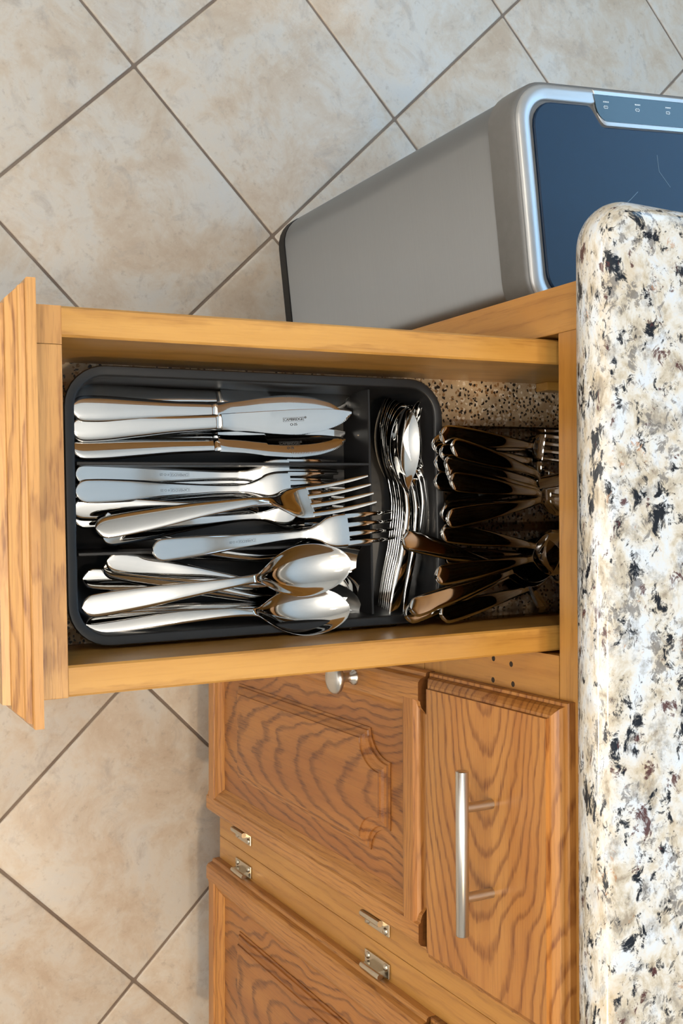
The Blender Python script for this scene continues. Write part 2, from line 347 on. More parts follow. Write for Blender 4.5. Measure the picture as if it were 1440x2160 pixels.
def make_door(cab, off, x0, x1, z0, z1, hinge_side, zs=.574, zt=.613, knob=True, hz=(.2207, .572)):
    d = mk('door', box(x0+SW-.004, x1-SW+.004, -.0085, -.003, z0+SW-.004, z1-SW+.004), 'oak_panel', cab, off)
    o = np.array(off) + np.array(d.location)
    L = [(0, -.0075), (0, -.0098), (.0026, -.0102), (.0032, -.0122), (.0062, -.0132), (.0085, -.0152), (.0112, -.0160), (.0116, -.0176)]
    fx0, fx1 = x0+.070, x1-.067
    mk('raised_field', rings([cathedral(fx0, fx1, z0+.095, zs, zt, i, dd) for i, dd in L]), 'oak_panel', d, o)
    for sx in (0, 1):
        poly = [((x0+u if sx == 0 else x1-u), -v) for u, v in STILE]
        mk('stile', extrude_poly(poly, 'z', z0, z1), 'oak_z', d, o)
    for sz in (0, 1):
        poly = [((z0+u if sz == 0 else z1-u), -v) for u, v in STILE]
        # the rails meet the stiles on the flat, their inner moulding is mitred
        a0, a1 = x0+.026, x1-.026
        Lp = [[], []]
        for (pz, py), (u, v) in zip(poly, STILE):
            extra = max(0, u-.026)
            Lp[0].append((a0+extra, py-.00015, pz)); Lp[1].append((a1-extra, py-.00015, pz))
        mk('rail', rings(Lp), 'oak_rail', d, o)
    if knob:
        kx = x0+.0195 if hinge_side > 0 else x1-.0195
        kz = z1-.124
        mk('knob', lathe([(.0001, -.018), (.0085, -.018), (.0088, -.0195), (.0078, -.0215), (.0055, -.024), (.0048, -.028), (.0056, -.0325), (.0095, -.0365), (.0148, -.0385), (.0163, -.0405), (.0160, -.0432), (.0138, -.0458), (.0085, -.0478), (.0001, -.0485)], 'y', 32, (kx, 0, kz)), 'nickel', d, o, smooth=True, angle=50)
    xe = x1 if hinge_side > 0 else x0
    for z in hz: hinge(d, o, xe, z, hinge_side)
    return d
def bar_pull(drawer, off, cx, cz, yf):
    L, CC, r = .1365, .0745, .0055
    yb = yf-.030
    hd = mk('handle', lathe([(.0001, cx-L/2), (r-.0007, cx-L/2), (r, cx-L/2+.0007), (r, cx+L/2-.0007), (r-.0007, cx+L/2), (.0001, cx+L/2)], 'x', 28, (0, yb, cz)), 'nickel', drawer, off, smooth=True, angle=50)
    for s in (-1, 1):
        mk('handle_post', lathe([(.0042, yf+.0005), (.0042, yb)], 'y', 20, (cx+s*CC/2, 0, cz)), 'nickel', drawer, off, smooth=True)
CAB_TOP, RAIL_Z, BOT = .905, .861, .134
def cabinet(label, x0, x1, openings, depth=.585):
    c = empty('base_cabinet', ((x0+x1)/2, depth/2, 0)); tag(c, label, 'cabinet'); off = tuple(c.location)
    for a, b in ((x0, x0+.016), (x1-.016, x1)): mk('side_panel', rings([[(x, .0195, BOT), (x, .0195, CAB_TOP), (x, depth, CAB_TOP), (x, depth, 0), (x, .0905, 0), (x, .0905, BOT)] for x in (a, b)]), 'frame_z', c, off)
    mk('bottom_panel', box(x0+.016, x1-.016, .0195, depth, BOT+.002, BOT+.018), 'frame_x', c, off)
    mk('back_panel', box(x0+.016, x1-.016, depth-.008, depth, BOT+.018, CAB_TOP), 'frame_z', c, off)
    mk('toe_kick', box(x0+.016, x1-.016, .075, .09, 0, BOT), 'frame_x', c, off)
    mk('rail', box(openings[0], openings[-1], 0, .019, RAIL_Z, CAB_TOP), 'frame_x', c, off, bevel=.0008)
    mk('rail', box(openings[0], openings[-1], 0, .019, .662, .700), 'frame_x', c, off, bevel=.0008)
    mk('rail', box(openings[0], openings[-1], 0, .019, BOT, .168), 'frame_x', c, off, bevel=.0008)
    mk('stile', box(x0, openings[0], 0, .019, BOT, CAB_TOP), 'frame_z', c, off, bevel=.0008)
    mk('stile', box(openings[-1], x1, 0, .019, BOT, CAB_TOP), 'frame_z', c, off, bevel=.0008)
    for a, b in openings[1:-1]: mk('stile', box(a, b, -.0003, .0187, .70, RAIL_Z), 'frame_z', c, off); mk('stile', box(a, b, -.0003, .0187, .168, .662), 'frame_z', c, off)
    return c, off
cab1, off1 = cabinet('golden oak base cabinet with the open cutlery drawer', -.1896, .4338, [-.1515, (.1065, .1505), .389])
cab2, off2 = cabinet('neighbouring oak base cabinet whose door is cut off by the picture edge', .4342, .96, [.480, .925])
D1 = make_door(cab1, off1, .1405, .4025, .132, .680, 1)
D0 = make_door(cab1, off1, -.1620, .1165, .132, .680, -1)
D2 = make_door(cab2, off2, .4645, .742, .132, .680, -1)
for x, z in ((.1182, .7733), (.1203, .7983), (.1369, .7725), (.1369, .8008)):
    mk('screw_hole', lathe([(.0001, -.0006), (.0021, -.0006), (.0026, -.0002)], 'y', 10, (x, 0, z)), 'hole', cab1, off1)
def closed_drawer(cab, off, x0, x1, z0, z1, cx, pull=True):
    d = mk('drawer', profiled_slab(x0, x1, z0, z1, 0, FRONT_PROF), 'oak_x', cab, off)
    o = np.array(off)+np.array(d.location)
    if pull: bar_pull(d, o, cx, .7955, -.019)
    mk('drawer_box', box(x0+.02, x1-.02, .0005, .45, z0+.05, z1-.04), 'maple', d, o)
    return d
closed_drawer(cab1, off1, .1410, .4105, .681, .880, .2743)
closed_drawer(cab2, off2, .4645, .742, .681, .880, .603)

# ------------------------------------------------------------------ the open drawer (hangs a little, stands a little askew)
ZB = .733; SL = .0071/.3874; DY = -.0207
ey = Vector((DY, 1, SL)).normalized(); ex = Vector((1, -DY, 0)).normalized(); ez = ex.cross(ey)
DO = Vector((0, 0, ZB)); DR = Matrix((ex, ey, ez)).transposed()
DM = DR.to_4x4(); DM.translation = DO
def pix(px, py): return CF*F_PX + CU*(px-720) + CR*(py-1080)
def dl(px, py, hh):
    """the point at height HH above the drawer's floor that the photograph shows at that pixel (drawer frame)"""
    d = DR.transposed() @ pix(px, py); o = DR.transposed() @ (CAM-DO); t = (hh-o.z)/d.z
    return o+t*d
BX0, BX1, IX0, IX1, BY0, BY1, BH = -.1485, .1040, -.1285, .0838, -.3865, .135, .116
drw = mk('drawer', box(IX0-.006, IX1+.006, BY0-.006, BY1, -.006, 0), 'liner', cab1, center=False)
drw.matrix_basis = Matrix.Translation(-Vector(off1)) @ DM
def side_board(a, b):
    L = []
    for y in (BY0, BY1): L.append([(a, y, -.012), (b, y, -.012), (b, y, BH-.0015), (b-.0015, y, BH), (a+.0015, y, BH), (a, y, BH-.0015)])
    return rings(L)
mk('side_board', side_board(BX0, IX0), 'maple', drw)
mk('side_board', side_board(IX1, BX1), 'maple', drw)
mk('back_board', box(BX0, BX1, BY1, BY1+.016, -.012, BH-.01), 'maple', drw)
mk('corner_block', box(BX0, -.1236, -.4085, BY0, -.012, BH-.0003), 'face_oak', drw)
mk('front_board', box(-.1234, BX1+.0005, -.4085, BY0, -.012, BH), 'face_oak', drw, bevel=.0006)
mk('glue_block', box(IX0, IX0+.008, .080, BY1, .0005, .018), 'maple', drw, bevel=.001)
FX0, FX1, FZ0, FZ1 = -.1585, .1168, -.052, .147
P2 = [(0, 0), (0, .0055), (.0008, .0062), (.0030, .0066), (.0046, .0100), (.0062, .0106), (.0090, .0140), (.0115, .0168), (.0140, .0172), (.0146, .0220)]
face = mk('drawer_face', profiled_slab(FX0, FX1, FZ0, FZ1, -.4087, P2), 'face_oak', drw)
bar_pull(face, face.location, -.021, .062, -.4307)

# ------------------------------------------------------------------ granite worktop
def worktop():
    x0, x1, y0, y1, r, z0, z1 = -.2415, 1.35, -.0285, .64, .0175, .905, .940
    zc, rad = (z0+z1)/2, .040
    L = []
    def loop(i, z): return [(a, b, z) for a, b, _ in rrect(x0+i, x1-i, y0+i, y1-i, rad-i, 0, 12)]
    for k in range(0, 17):
        a = -math.pi/2 + math.pi*k/16
        L.append(loop(r-r*math.cos(a), zc+r*math.sin(a)))
    return rings(L)
tag(mk('worktop', worktop(), 'granite', smooth=True, angle=0, center=False), 'speckled white, black and burgundy granite worktop with a rounded edge', 'countertop')

# ------------------------------------------------------------------ waste bin
CW, CDp, CZ = .262, .405, .605
can = empty('waste_bin', (-.4815, .1465, 0), math.radians(6.3)); tag(can, 'stainless steel rectangular waste bin with a dark lid beside the cabinet', 'waste bin')
RR = .048
mk('base_band', rings([rrect(.002, CW-.002, .002, CDp-.002, RR, z) for z in (0, .019)]), 'rubber', can, smooth=True)
mk('body', rings([rrect(i, CW-i, i, CDp-i, RR-i, z) for i, z in ((.006, .0185), (.004, .0195), (.003, .03), (.003, .556), (.003, .563))]), 'can_steel', can, smooth=True)
mk('collar', rings([rrect(i, CW-i, i, CDp-i, RR-i, z, 9) for i, z in ((.004, .557), (0, .559), (-.0005, .575), (.0003, .598), (.002, .6022), (.005, .6035))]), 'collar', can, smooth=True, angle=60)
# rim with the notch for the lid; panel lies in the rim at the side turned away from the cabinet
LX0, LX1, LY0, LY1 = .0225, CW-.0225, .0245, CDp-.0245
PY0, PY1 = .118, .292
rimo = mk('rim', rings([rrect(i, CW-i, i, CDp-i, RR-i, z, 9) for i, z in ((.0042, .6000), (.0045, .6035), (.007, .6062), (.012, .6072), (.020, .6070), (.0225, .6045), (.0225, .599))], True, False), 'rim', can, smooth=True, angle=60)
def lid_outline(ins, z):
    x0, x1, y0, y1, r = LX0+.002+ins, LX1-.002-ins, LY0+.002+ins, LY1-.002-ins, .027-ins
    P = [(a, b, z) for a, b, _ in rrect(x0, x1, y0, y1, r, 0, 6)]
    # rrect order: +x+y, -x+y, -x-y, +x-y ; put the notch on the -x side between the 2nd and 3rd corners
    k = 14; dx = .023; nt = []
    for t in np.linspace(0, 1, 7): nt.append((x0+dx*(.5-.5*math.cos(math.pi*t)), PY1+.012+ins-.022*t, z))
    for t in np.linspace(1, 0, 7): nt.append((x0+dx*(.5-.5*math.cos(math.pi*t)), PY0-.012-ins+.022*t, z))
    return P[:k] + nt + P[k:]
lid = mk('lid', rings([lid_outline(i, z) for i, z in ((0, .600), (0, .6058), (.0006, .6066), (.0016, .6070))]), 'lid', can)
for pts in ([(.134, .149), (.128, .158), (.119, .170)], [(.075, .205), (.094, .206), (.112, .222)]):
    w_ = .0003; z = .60715; P = []
    for a, b in zip(pts[:-1], pts[1:]):
        P.append(box(min(a[0], b[0])-w_, max(a[0], b[0])+w_, 0, 0, 0, 0)[0])
    V, Fc = [], []
    for a, b in zip(pts[:-1], pts[1:]):
        d = Vector((b[0]-a[0], b[1]-a[1])).normalized(); n = Vector((-d.y, d.x))*w_; k = len(V)
        for zz in (z-.0003, z):
            for p, s in ((a, 1), (a, -1), (b, -1), (b, 1)): V.append((p[0]+n.x*s, p[1]+n.y*s, zz))
        Fc += [(k+4, k+5, k+6, k+7), (k, k+1, k+5, k+4), (k+1, k+2, k+6, k+5), (k+2, k+3, k+7, k+6), (k+3, k, k+4, k+7)]
    mk('scratch', (V, Fc), 'scratch', lid, lid.location)
def panel_outline(ins, z, x0=.0115, x1=.0412):
    P = [(x0+ins, PY0-.004+ins, z)]
    for t in np.linspace(0, 1, 7): P.append((x0+.008+(x1-x0-.008-ins)*math.sin(t*math.pi/2), PY0-.002+ins+.016*(1-math.cos(t*math.pi/2)), z))
    for t in np.linspace(1, 0, 7): P.append((x0+.008+(x1-x0-.008-ins)*math.sin(t*math.pi/2), PY1+.002-ins-.016*(1-math.cos(t*math.pi/2)), z))
    P.append((x0+ins, PY1+.004-ins, z))
    return P
bez = mk('panel_bezel', rings([panel_outline(0, .603, .006, .0455), panel_outline(0, .6064, .006, .0455), panel_outline(.0015, .6076, .006, .0455), panel_outline(.0032, .6072, .006, .0455)]), 'rim', can, smooth=True, angle=50)
pan = mk('control_panel', rings([panel_outline(.0, .606), panel_outline(0, .60765), panel_outline(.0004, .6079)]), 'panel', can)
def mark_set(y):
    parts = []
    for k in range(4): parts.append(box(.0185+k*.0, .0200, y+k*.0022, y+k*.0022+.0016, .6078, .60805))
    R_ = []
    for cy in (y+.002, y+.0048):
        o_ = [[(.0252+r*math.cos(a), cy+r*math.sin(a), z) for a in np.linspace(0, 2*math.pi, 14, endpoint=False)] for r, z in ((.0018, .6078), (.0018, .60805), (.0011, .60805), (.0011, .6078))]
        R_.append(rings(o_, False, False))
    return join(*parts, *R_)
for y in (PY0+.010, PY0+.058, PY0+.106): mk('printed_mark', mark_set(y), 'mark', pan, pan.location)

# ------------------------------------------------------------------ black cutlery tray
tray = empty('cutlery_tray'); tag(tray, 'black plastic cutlery tray with four compartments in the open drawer', 'cutlery tray')
tray.matrix_basis = DM
TX0, TX1, TY0, TY1, TH_ = -.1208, .0812, -.3712, -.0555, .050
def tr(i, z, r=.031): return rrect(TX0+i, TX1-i, TY0+i, TY1-i, max(r-i, .012), z, 8)
mk('shell', rings([tr(.012, .0008), tr(.009, .003), tr(.0025, .046), tr(.0003, .0475), tr(0, .049), tr(.0008, .0500), tr(.0065, .0500), tr(.0074, .0494), tr(.0080, .047), tr(.0125, .008), tr(.018, .0032)]), 'tray', tray, smooth=True, angle=50)
def divider_wall(x0, x1, y0, y1, z0, z1, along):
    t = .0016
    if along == 'y':
        L = [[(x0-t, y, z0), (x1+t, y, z0), (x1, y, z1-.0006), (x1-.0004, y, z1), (x0+.0004, y, z1), (x0, y, z1-.0006)] for y in (y0, y1)]
    else:
        L = [[(x, y0-t, z0), (x, y1+t, z0), (x, y1, z1-.0006), (x, y1-.0004, z1), (x, y0+.0004, z1), (x, y0, z1-.0006)] for x in (x0, x1)]
    return rings(L)
YC = -.1228
mk('divider', divider_wall(-.0516, -.0492, TY0+.010, YC, .003, .044, 'y'), 'tray', tray)
mk('divider', divider_wall(.0137, .0161, TY0+.010, YC, .003, .044, 'y'), 'tray', tray)
mk('divider', divider_wall(TX0+.0095, TX1-.0095, YC-.001, YC+.0012, .003, .0445, 'x'), 'tray', tray)

# ------------------------------------------------------------------ clear organiser behind it
clr = empty('clear_organiser'); tag(clr, 'clear acrylic two-channel tray full of serving cutlery at the back of the drawer', 'organiser')
clr.matrix_basis = DM
KX0, KX1, KY0, KY1, KH = -.0835, .0825, -.046, .128, .046
mk('base_plate', box(KX0, KX1, KY0, KY1, .0006, .0026), 'clear', clr)
for a, b in ((KX0, KX0+.0022), (KX1-.0022, KX1)):
    s = -1 if a == KX0 else 1
    mk('side_wall', join(box(a, b, KY0, KY1, .0027, KH), box(min(a, a+s*.005), max(b, b+s*.005), KY0, KY1, KH+.0001, KH+.002)), 'clear', clr)
mk('divider', join(box(.0000, .0018, KY0+.003, KY1-.003, .0027, KH-.002), box(.0060, .0078, KY0+.003, KY1-.003, .0027, KH-.002), box(.0000, .0078, KY0+.003, KY1-.003, KH-.0019, KH)), 'clear', clr)
mk('end_wall', box(KX0+.0023, KX1-.0023, KY1-.0022, KY1, .0027, KH), 'clear', clr)
mk('end_wall', box(KX0+.0023, KX1-.0023, KY0, KY0+.0022, .0027, .020), 'clear', clr)

# ------------------------------------------------------------------ cutlery prototypes (x from the handle's end to the tip, z up when it lies face up)
def curve(pts):
    xs = np.array([p[0] for p in pts]); ys = np.array([p[1] for p in pts])
    d = np.diff(ys)/np.diff(xs); mm = np.zeros(len(xs)); mm[0], mm[-1] = d[0], d[-1]
    for i in range(1, len(xs)-1): mm[i] = 0 if d[i-1]*d[i] <= 0 else 2*d[i-1]*d[i]/(d[i-1]+d[i])
    def f(x):
        x = np.clip(x, xs[0], xs[-1]); i = np.clip(np.searchsorted(xs, x)-1, 0, len(xs)-2)
        hh = xs[i+1]-xs[i]; t = (x-xs[i])/hh
        return (2*t**3-3*t**2+1)*ys[i]+(t**3-2*t**2+t)*hh*mm[i]+(-2*t**3+3*t**2)*ys[i+1]+(t**3-t**2)*hh*mm[i+1]
    return f
def sweep(S_, W, Zc, T, dish=lambda s: 0, crown=lambda s: 0, nv=13, yc=lambda s: 0, sq=6):
    L = []
    for s in S_:
        w, z, t, d, c, y0 = W(s), Zc(s), T(s), dish(s), crown(s), yc(s)
        vs_ = [-math.cos(math.pi*j/(nv-1)) for j in range(nv)]
        e = lambda v: math.sqrt(max(0, 1-abs(v)**sq))
        top = [(s, y0+w*v, z-d*(1-v*v)+c*(1-v*v)+e(v)*t/2) for v in vs_]
        bot = [(s, y0+w*v, z-d*(1-v*v)-.3*c*(1-v*v)-e(v)*t/2) for v in vs_[1:-1][::-1]]
        L.append(top+bot)
    return rings(L)
def ends(a, b, n, ra=False, rb=False):
    t = np.linspace(0, 1, n)
    if ra and rb: t = .5-.5*np.cos(math.pi*t)
    elif ra: t = 1-np.cos(math.pi/2*t)
    elif rb: t = np.sin(math.pi/2*t)
    return a+(b-a)*t
def rounded(f, a, r):          # rounds a width off at the handle's end
    return lambda s: max(.0003, f(s)*math.sqrt(max(0, 1-max(0, (a+r-s)/r)**2.4)))
HW = curve([(0, .0080), (.018, .0084), (.04, .0078), (.075, .0056), (.105, .0040), (.120, .0035), (.14, .0036)])
HT = curve([(0, .0022), (.03, .0026), (.08, .0030), (.12, .0042), (.135, .0038)])
def stamp_mesh(body, size):
    cu = bpy.data.curves.new('stamp', 'FONT'); cu.body = body; cu.size = size; cu.extrude = .00006; cu.align_x = 'CENTER'; cu.align_y = 'CENTER'
    to = bpy.data.objects.new('stamp', cu); COL.objects.link(to)
    dg = bpy.context.evaluated_depsgraph_get(); me = bpy.data.meshes.new_from_object(to.evaluated_get(dg))
    V = [tuple(v.co) for v in me.vertices]; Fc = [tuple(p.vertices) for p in me.polygons]
    bpy.data.objects.remove(to); return V, Fc
def shift(vf, dx, dy, dz=0): return [(x+dx, y+dy, z+dz) for x, y, z in vf[0]], vf[1]
def maker_mark(h_=.0026, two_line=True):
    a = stamp_mesh('CAMBRIDGE', h_); xs = [p[0] for p in a[0]]; w2 = (max(xs)-min(xs))/2+h_*.22; hh = h_*.56; t = h_*.05; e = .00006
    fr = join(box(-w2, w2, hh-t, hh, -e, e), box(-w2, w2, -hh, -hh+t, -e, e), box(-w2, -w2+t, -hh, hh, -e, e), box(w2-t, w2, -hh, hh, -e, e))
    r = shift(stamp_mesh('\u00ae', h_*.8), w2+h_*.5, h_*.35 if two_line else 0)
    n = stamp_mesh('O-25', h_*.95)
    n = shift(n, 0, -h_*1.35) if two_line else shift(n, w2+h_*2.1, 0)
    return join(a, fr, r, n)
PROTO = {}
def proto(name, parts):
    """parts: (name, vf, material, parent index or None)"""
    r = empty(name); obs = []
    for nm, vf, mt, par, kw in parts:
        o = mk(nm, vf, mt, r if par is None else obs[par], center=False, smooth=True, **kw); obs.append(o)
    return r
# spoon
SPZ = curve([(0, .0030), (.03, .0070), (.07, .0140), (.105, .0165), (.13, .0128), (.15, .0100), (.18, .0092), (.208, .0110)])
def bowl_u(s): return min(max((s-.128)/.080, 0), 1)
def spw(s):
    u = bowl_u(s); b = .0198*(math.sin(math.pi/2*u/.53)**.85 if u < .53 else math.sqrt(max(0, 1-((u-.53)/.47)**2)))
    nk = .0036 if s < .15 else .0036*max(0, 1-(s-.15)/.05)
    return max(.0003, (b**3+nk**3)**(1/3))
SPD = lambda s: .0096*max(0, math.sin(math.pi*bowl_u(s)))**.8
SPT = curve([(.12, .0042), (.135, .0032), (.15, .0018), (.208, .0015)])
S_h = list(ends(.0002, .03, 16, ra=True))+list(np.linspace(.034, .1245, 26))+[.125]
S_b = [.125, .1255]+list(np.linspace(.127, .19, 30))+list(ends(.19, .2079, 12, rb=True))[1:]
spoon_h = sweep(S_h, rounded(HW, 0, .010), SPZ, HT, crown=lambda s: .0007)
spoon_b = sweep(S_b, lambda s: HW(s) if s < .1262 else spw(s), SPZ, SPT, SPD, crown=lambda s: .0007*max(0, 1-(s-.125)/.01), nv=21, sq=10)
# fork
FKZ = curve([(0, .0030), (.04, .0090), (.08, .0148), (.108, .0158), (.125, .0128), (.143, .0055), (.158, .0026), (.175, .0028), (.192, .0056), (.212, .0118)])
FKW = curve([(.12, .0037), (.13, .0040), (.139, .0070), (.147, .0112), (.154, .0126), (.164, .0130)])
fork_h = sweep(S_h, rounded(HW, 0, .010), FKZ, HT, crown=lambda s: .0007)
FT = curve([(.12, .0040), (.14, .0030), (.16, .0022), (.19, .0021), (.212, .0014)])
palm = sweep([.125, .1255]+list(np.linspace(.127, .1635, 22))+[.164], lambda s: HW(s) if s < .1262 else FKW(s), FKZ, FT, crown=lambda s: .0007*max(0, 1-(s-.125)/.012), dish=lambda s: .0008*min(1, max(0, (s-.13)/.02)), nv=15)
TW = curve([(.160, .00215), (.19, .00185), (.207, .00135), (.212, .0009)])
tines = [sweep(np.linspace(.1625, .212, 18), TW, FKZ, FT, nv=7, sq=4, yc=(lambda y: (lambda s: y*(1+.02*(s-.16)/.05)))(y)) for y in (-.01085, -.00362, .00362, .01085)]
fork_t = join(palm, *tines)
# knife
KNW = curve([(0, .0095), (.02, .0102), (.05, .0086), (.08, .0068), (.105, .0062), (.112, .0060)])
KNT = curve([(0, .0055), (.03, .0072), (.08, .0066), (.112, .0056)])
knife_h = sweep(list(ends(.0002, .03, 16, ra=True))+list(np.linspace(.034, .1095, 20))+[.1102, .1106], rounded(KNW, 0, .011), lambda s: .0040, KNT, nv=15, sq=3)
groove = sweep([.1100, .1108, .1116, .1130, .1144, .1152, .1160], lambda s: .0060-.0004*(1-abs(s-.113)/.003), lambda s: .0040, lambda s: .0022+.0030*(abs(s-.113)/.003)**2, nv=15, sq=3)
SPN = curve([(.113, .0060), (.14, .0064), (.18, .0068), (.205, .0062), (.220, .0046), (.228, .0030)])
EDG = curve([(.113, -.0060), (.135, -.0078), (.16, -.0116), (.180, -.0131), (.198, -.0118), (.212, -.0086), (.222, -.0044), (.228, .0006)])
BLT = curve([(.113, .0058), (.118, .0042), (.126, .0026), (.15, .0019), (.228, .0013)])
def blade():
    L = []; Ss = [.1154, .1158]+list(np.linspace(.1165, .175, 24))+list(np.linspace(.1757, .2262, 72))+[.2272, .228]
    for i, s in enumerate(Ss):
        ys, ye, t = SPN(s), EDG(s), BLT(s)
        if .176 < s < .2265: ye += .00035*(1 if i % 2 else -1)
        mid = ye+(ys-ye)*.35
        q = [(ys, .80), (ys-.0004, 1.), (mid, .9), (ye+.0015, .55), (ye, .15)]
        L.append([(s, y, .0040+t/2*k) for y, k in q]+[(s, y, .0040-t/2*k) for y, k in q[::-1]])
    return rings(L)
knife_b = blade()
mmk = maker_mark(.0030)
PROTO['knife'] = proto('table_knife', [('handle', knife_h, 'steel', None, {}), ('bolster', groove, 'steel', None, {}), ('blade', knife_b, 'steel', None, dict(angle=25)), ('maker_mark', shift(mmk, .176, -.001, .00505), 'stamp', 2, dict(angle=30))])
mm1 = maker_mark(.0026, False)
fm = ([(-x+.094, -y, -z) for x, y, z in mm1[0]], mm1[1])   # on the back, read from the head to the handle
def on_back(vf, Zf, Tf):
    return [(x, y, Zf(x)-Tf(x)/2-.00022-abs(z)*.2) for x, y, z in vf[0]], vf[1]
fmk = ([(2*.080-x, -y, z) for x, y, z in shift(mm1, .080, 0)[0]], mm1[1])
PROTO['fork'] = proto('table_fork', [('handle', fork_h, 'steel', None, {}), ('head', fork_t, 'steel', None, {})])
PROTO['fork_marked'] = proto('table_fork', [('handle', fork_h, 'steel', None, {}), ('head', fork_t, 'steel', None, {}), ('maker_mark', on_back(([(2*.080-x, y, z) for x, y, z in shift(mm1, .080, 0)[0]], mm1[1]), FKZ, HT), 'emboss', 0, dict(angle=30))])
PROTO['spoon'] = proto('table_spoon', [('handle', spoon_h, 'steel', None, {}), ('bowl', spoon_b, 'steel', None, {})])
PROTO['teaspoon'] = PROTO['spoon']
# round soup spoon / serving spoon: shorter wider bowl
def spw2(s):
    u = min(max((s-.128)/.074, 0), 1); b = .0262*max(0, math.sin(math.pi*u**.9))**.62; nk = .0038 if s < .15 else .0038*max(0, 1-(s-.15)/.04)
    return max(.0003, (b**3+nk**3)**(1/3))
SPD2 = lambda s: .0125*max(0, math.sin(math.pi*min(max((s-.128)/.074, 0), 1)**.95))**1.0
S_b2 = [.125, .1255]+list(np.linspace(.127, .18, 28))+list(ends(.18, .2019, 14, rb=True))[1:]
soup_b = sweep(S_b2, lambda s: HW(s) if s < .1262 else spw2(s), lambda s: SPZ(s)+.004*min(1, max(0, (s-.12)/.03)), SPT, SPD2, crown=lambda s: .0007*max(0, 1-(s-.125)/.01), nv=23, sq=10)
PROTO['soup'] = proto('serving_spoon', [('handle', spoon_h, 'steel', None, {}), ('bowl', soup_b, 'steel', None, {})])
SVW = curve([(.12, .0037), (.132, .0042), (.142, .0110), (.152, .0205), (.165, .0225), (.20, .0235), (.222, .0215), (.230, .0120), (.2345, .0030)])
server_b = sweep([.125, .1255]+list(np.linspace(.127, .222, 34))+list(ends(.222, .2345, 8, rb=True))[1:], lambda s: HW(s) if s < .1262 else SVW(s), lambda s: FKZ(min(s, .16)), curve([(.12, .004), (.15, .0018), (.24, .0013)]), crown=lambda s: 0, dish=lambda s: .0012*min(1, max(0, (s-.13)/.02)), nv=17)
PROTO['server'] = proto('cake_server', [('handle', spoon_h, 'steel', None, {}), ('flat_blade', server_b, 'steel', None, {})])
LEN = dict(knife=.228, fork=.212, fork_marked=.212, spoon=.208, teaspoon=.208, soup=.202, server=.2345)
USED = set()
def dup(root):
    r = root.copy(); COL.objects.link(r)
    for ch in root.children:
        c = ch.copy(); COL.objects.link(c); c.parent = r
        for g in ch.children:
            d = g.copy(); COL.objects.link(d); d.parent = c
    return r
RATIO = []
def put(kind, p0, p1, roll, label, cat, group=None, flip=False, name=None, mirror=False, zr=.007, sc=None, anchor=.5):
    """p0 / p1: where the photograph shows the handle's end and the tip, with their heights above the drawer's floor"""
    src = PROTO[kind]
    if kind not in USED and kind != 'teaspoon': r = src; USED.add(kind)
    else: r = dup(src)
    A, B = dl(*p0), dl(*p1); d = B-A; L = LEN[kind]; ratio = d.length/L
    s = sc or min(max(ratio, .95), 1.06); RATIO.append((label[:40], round(ratio, 3)))
    x = d.normalized(); up = Vector((0, 0, 1)); y = up.cross(x).normalized(); z = x.cross(y)
    R3 = Matrix((x, y, z)).transposed() @ Matrix.Rotation(math.radians(roll+(180 if flip else 0)), 3, 'X')
    mid = A + d*anchor
    org = mid - x*(L*s*anchor) - (R3 @ Vector((0, 0, 1)))*zr*s
    Mx = R3.to_4x4() @ Matrix.Scale(s, 4)
    if mirror: Mx = Mx @ Matrix.Diagonal((1, -1, 1, 1))
    Mx.translation = org
    r.matrix_basis = DM @ Mx
    if name: r.name = name
    tag(r, label, cat, group)
    return r
G1 = 'table knives in the black tray'
K = lambda *a, **k: put('knife', *a, cat='knife', group=G1, zr=.004, **k)
K((146, 834, .027), (737, 842, .020), -26, 'table knife lying farthest from the forks, against the tray wall, dark side up')
K((148, 862, .036), (722, 868, .033), -4, 'table knife second from the tray wall with its cutting edge turned to the wall', flip=True)
K((148, 905, .033), (741, 876, .039), 3, 'table knife with the maker mark on its blade lying on top')
K((148, 946, .031), (729, 931, .029), -24, 'table knife nearest the forks with a dark reflecting blade')
for i, (a, b, r_) in enumerate((((146, 880, .014), (740, 850, .010), 6), ((146, 915, .011), (738, 872, .018), -5), ((146, 938, .012), (727, 918, .014), 4))):
    K(a, b, r_, 'table knife under the others, %s tip from the drawer side' % ('first', 'second', 'third')[i])
G2 = 'table forks in the black tray'
Fk = lambda *a, kind='fork', **k: put(kind, *a, cat='fork', group=G2, **k)
Fk((155, 1000, .036), (752, 1003, .022), 2, 'table fork lying back up along the divider by the knives', flip=True, kind='fork_marked', anchor=0., sc=1.05)
Fk((155, 1037, .038), (755, 1027, .026), 0, 'table fork lying back up, second from the knives', flip=True, kind='fork_marked', anchor=0., sc=1.05)
Fk((150, 1020, .022), (745, 1012, .012), 0, 'table fork hidden directly below the back-up fork by the divider', flip=True, anchor=0., sc=1.05)
Fk((150, 1046, .018), (742, 1035, .010), 2, 'table fork at the very bottom below the second back-up fork', flip=True, anchor=0., sc=1.05)
Fk((153, 1077, .030), (735, 1056, .022), 14, 'table fork whose handle end shows between the back-up forks and the bowed fork', anchor=0., sc=1.05)
Fk((156, 1092, .022), (720, 1050, .016), -6, 'table fork with just the handle end showing under the bowed fork', anchor=0., sc=1.05)
Fk((196, 1113, .046), (784, 1036, .047), -24, 'table fork lying face up on top, bowed handle reflecting brown wood')
Fk((212, 1130, .036), (742, 1068, .020), 10, 'table fork lying below the face-up fork, rounded handle end beside the divider', flip=True)
Fk((216, 1096, .026), (725, 1075, .014), 0, 'table fork buried under the face-up fork', flip=True)
Fk((318, 1163, .052), (834, 1106, .046), -3, 'table fork lying back up across the divider into the rear compartment', flip=True, kind='fork_marked')
G3 = 'table spoons in the black tray'
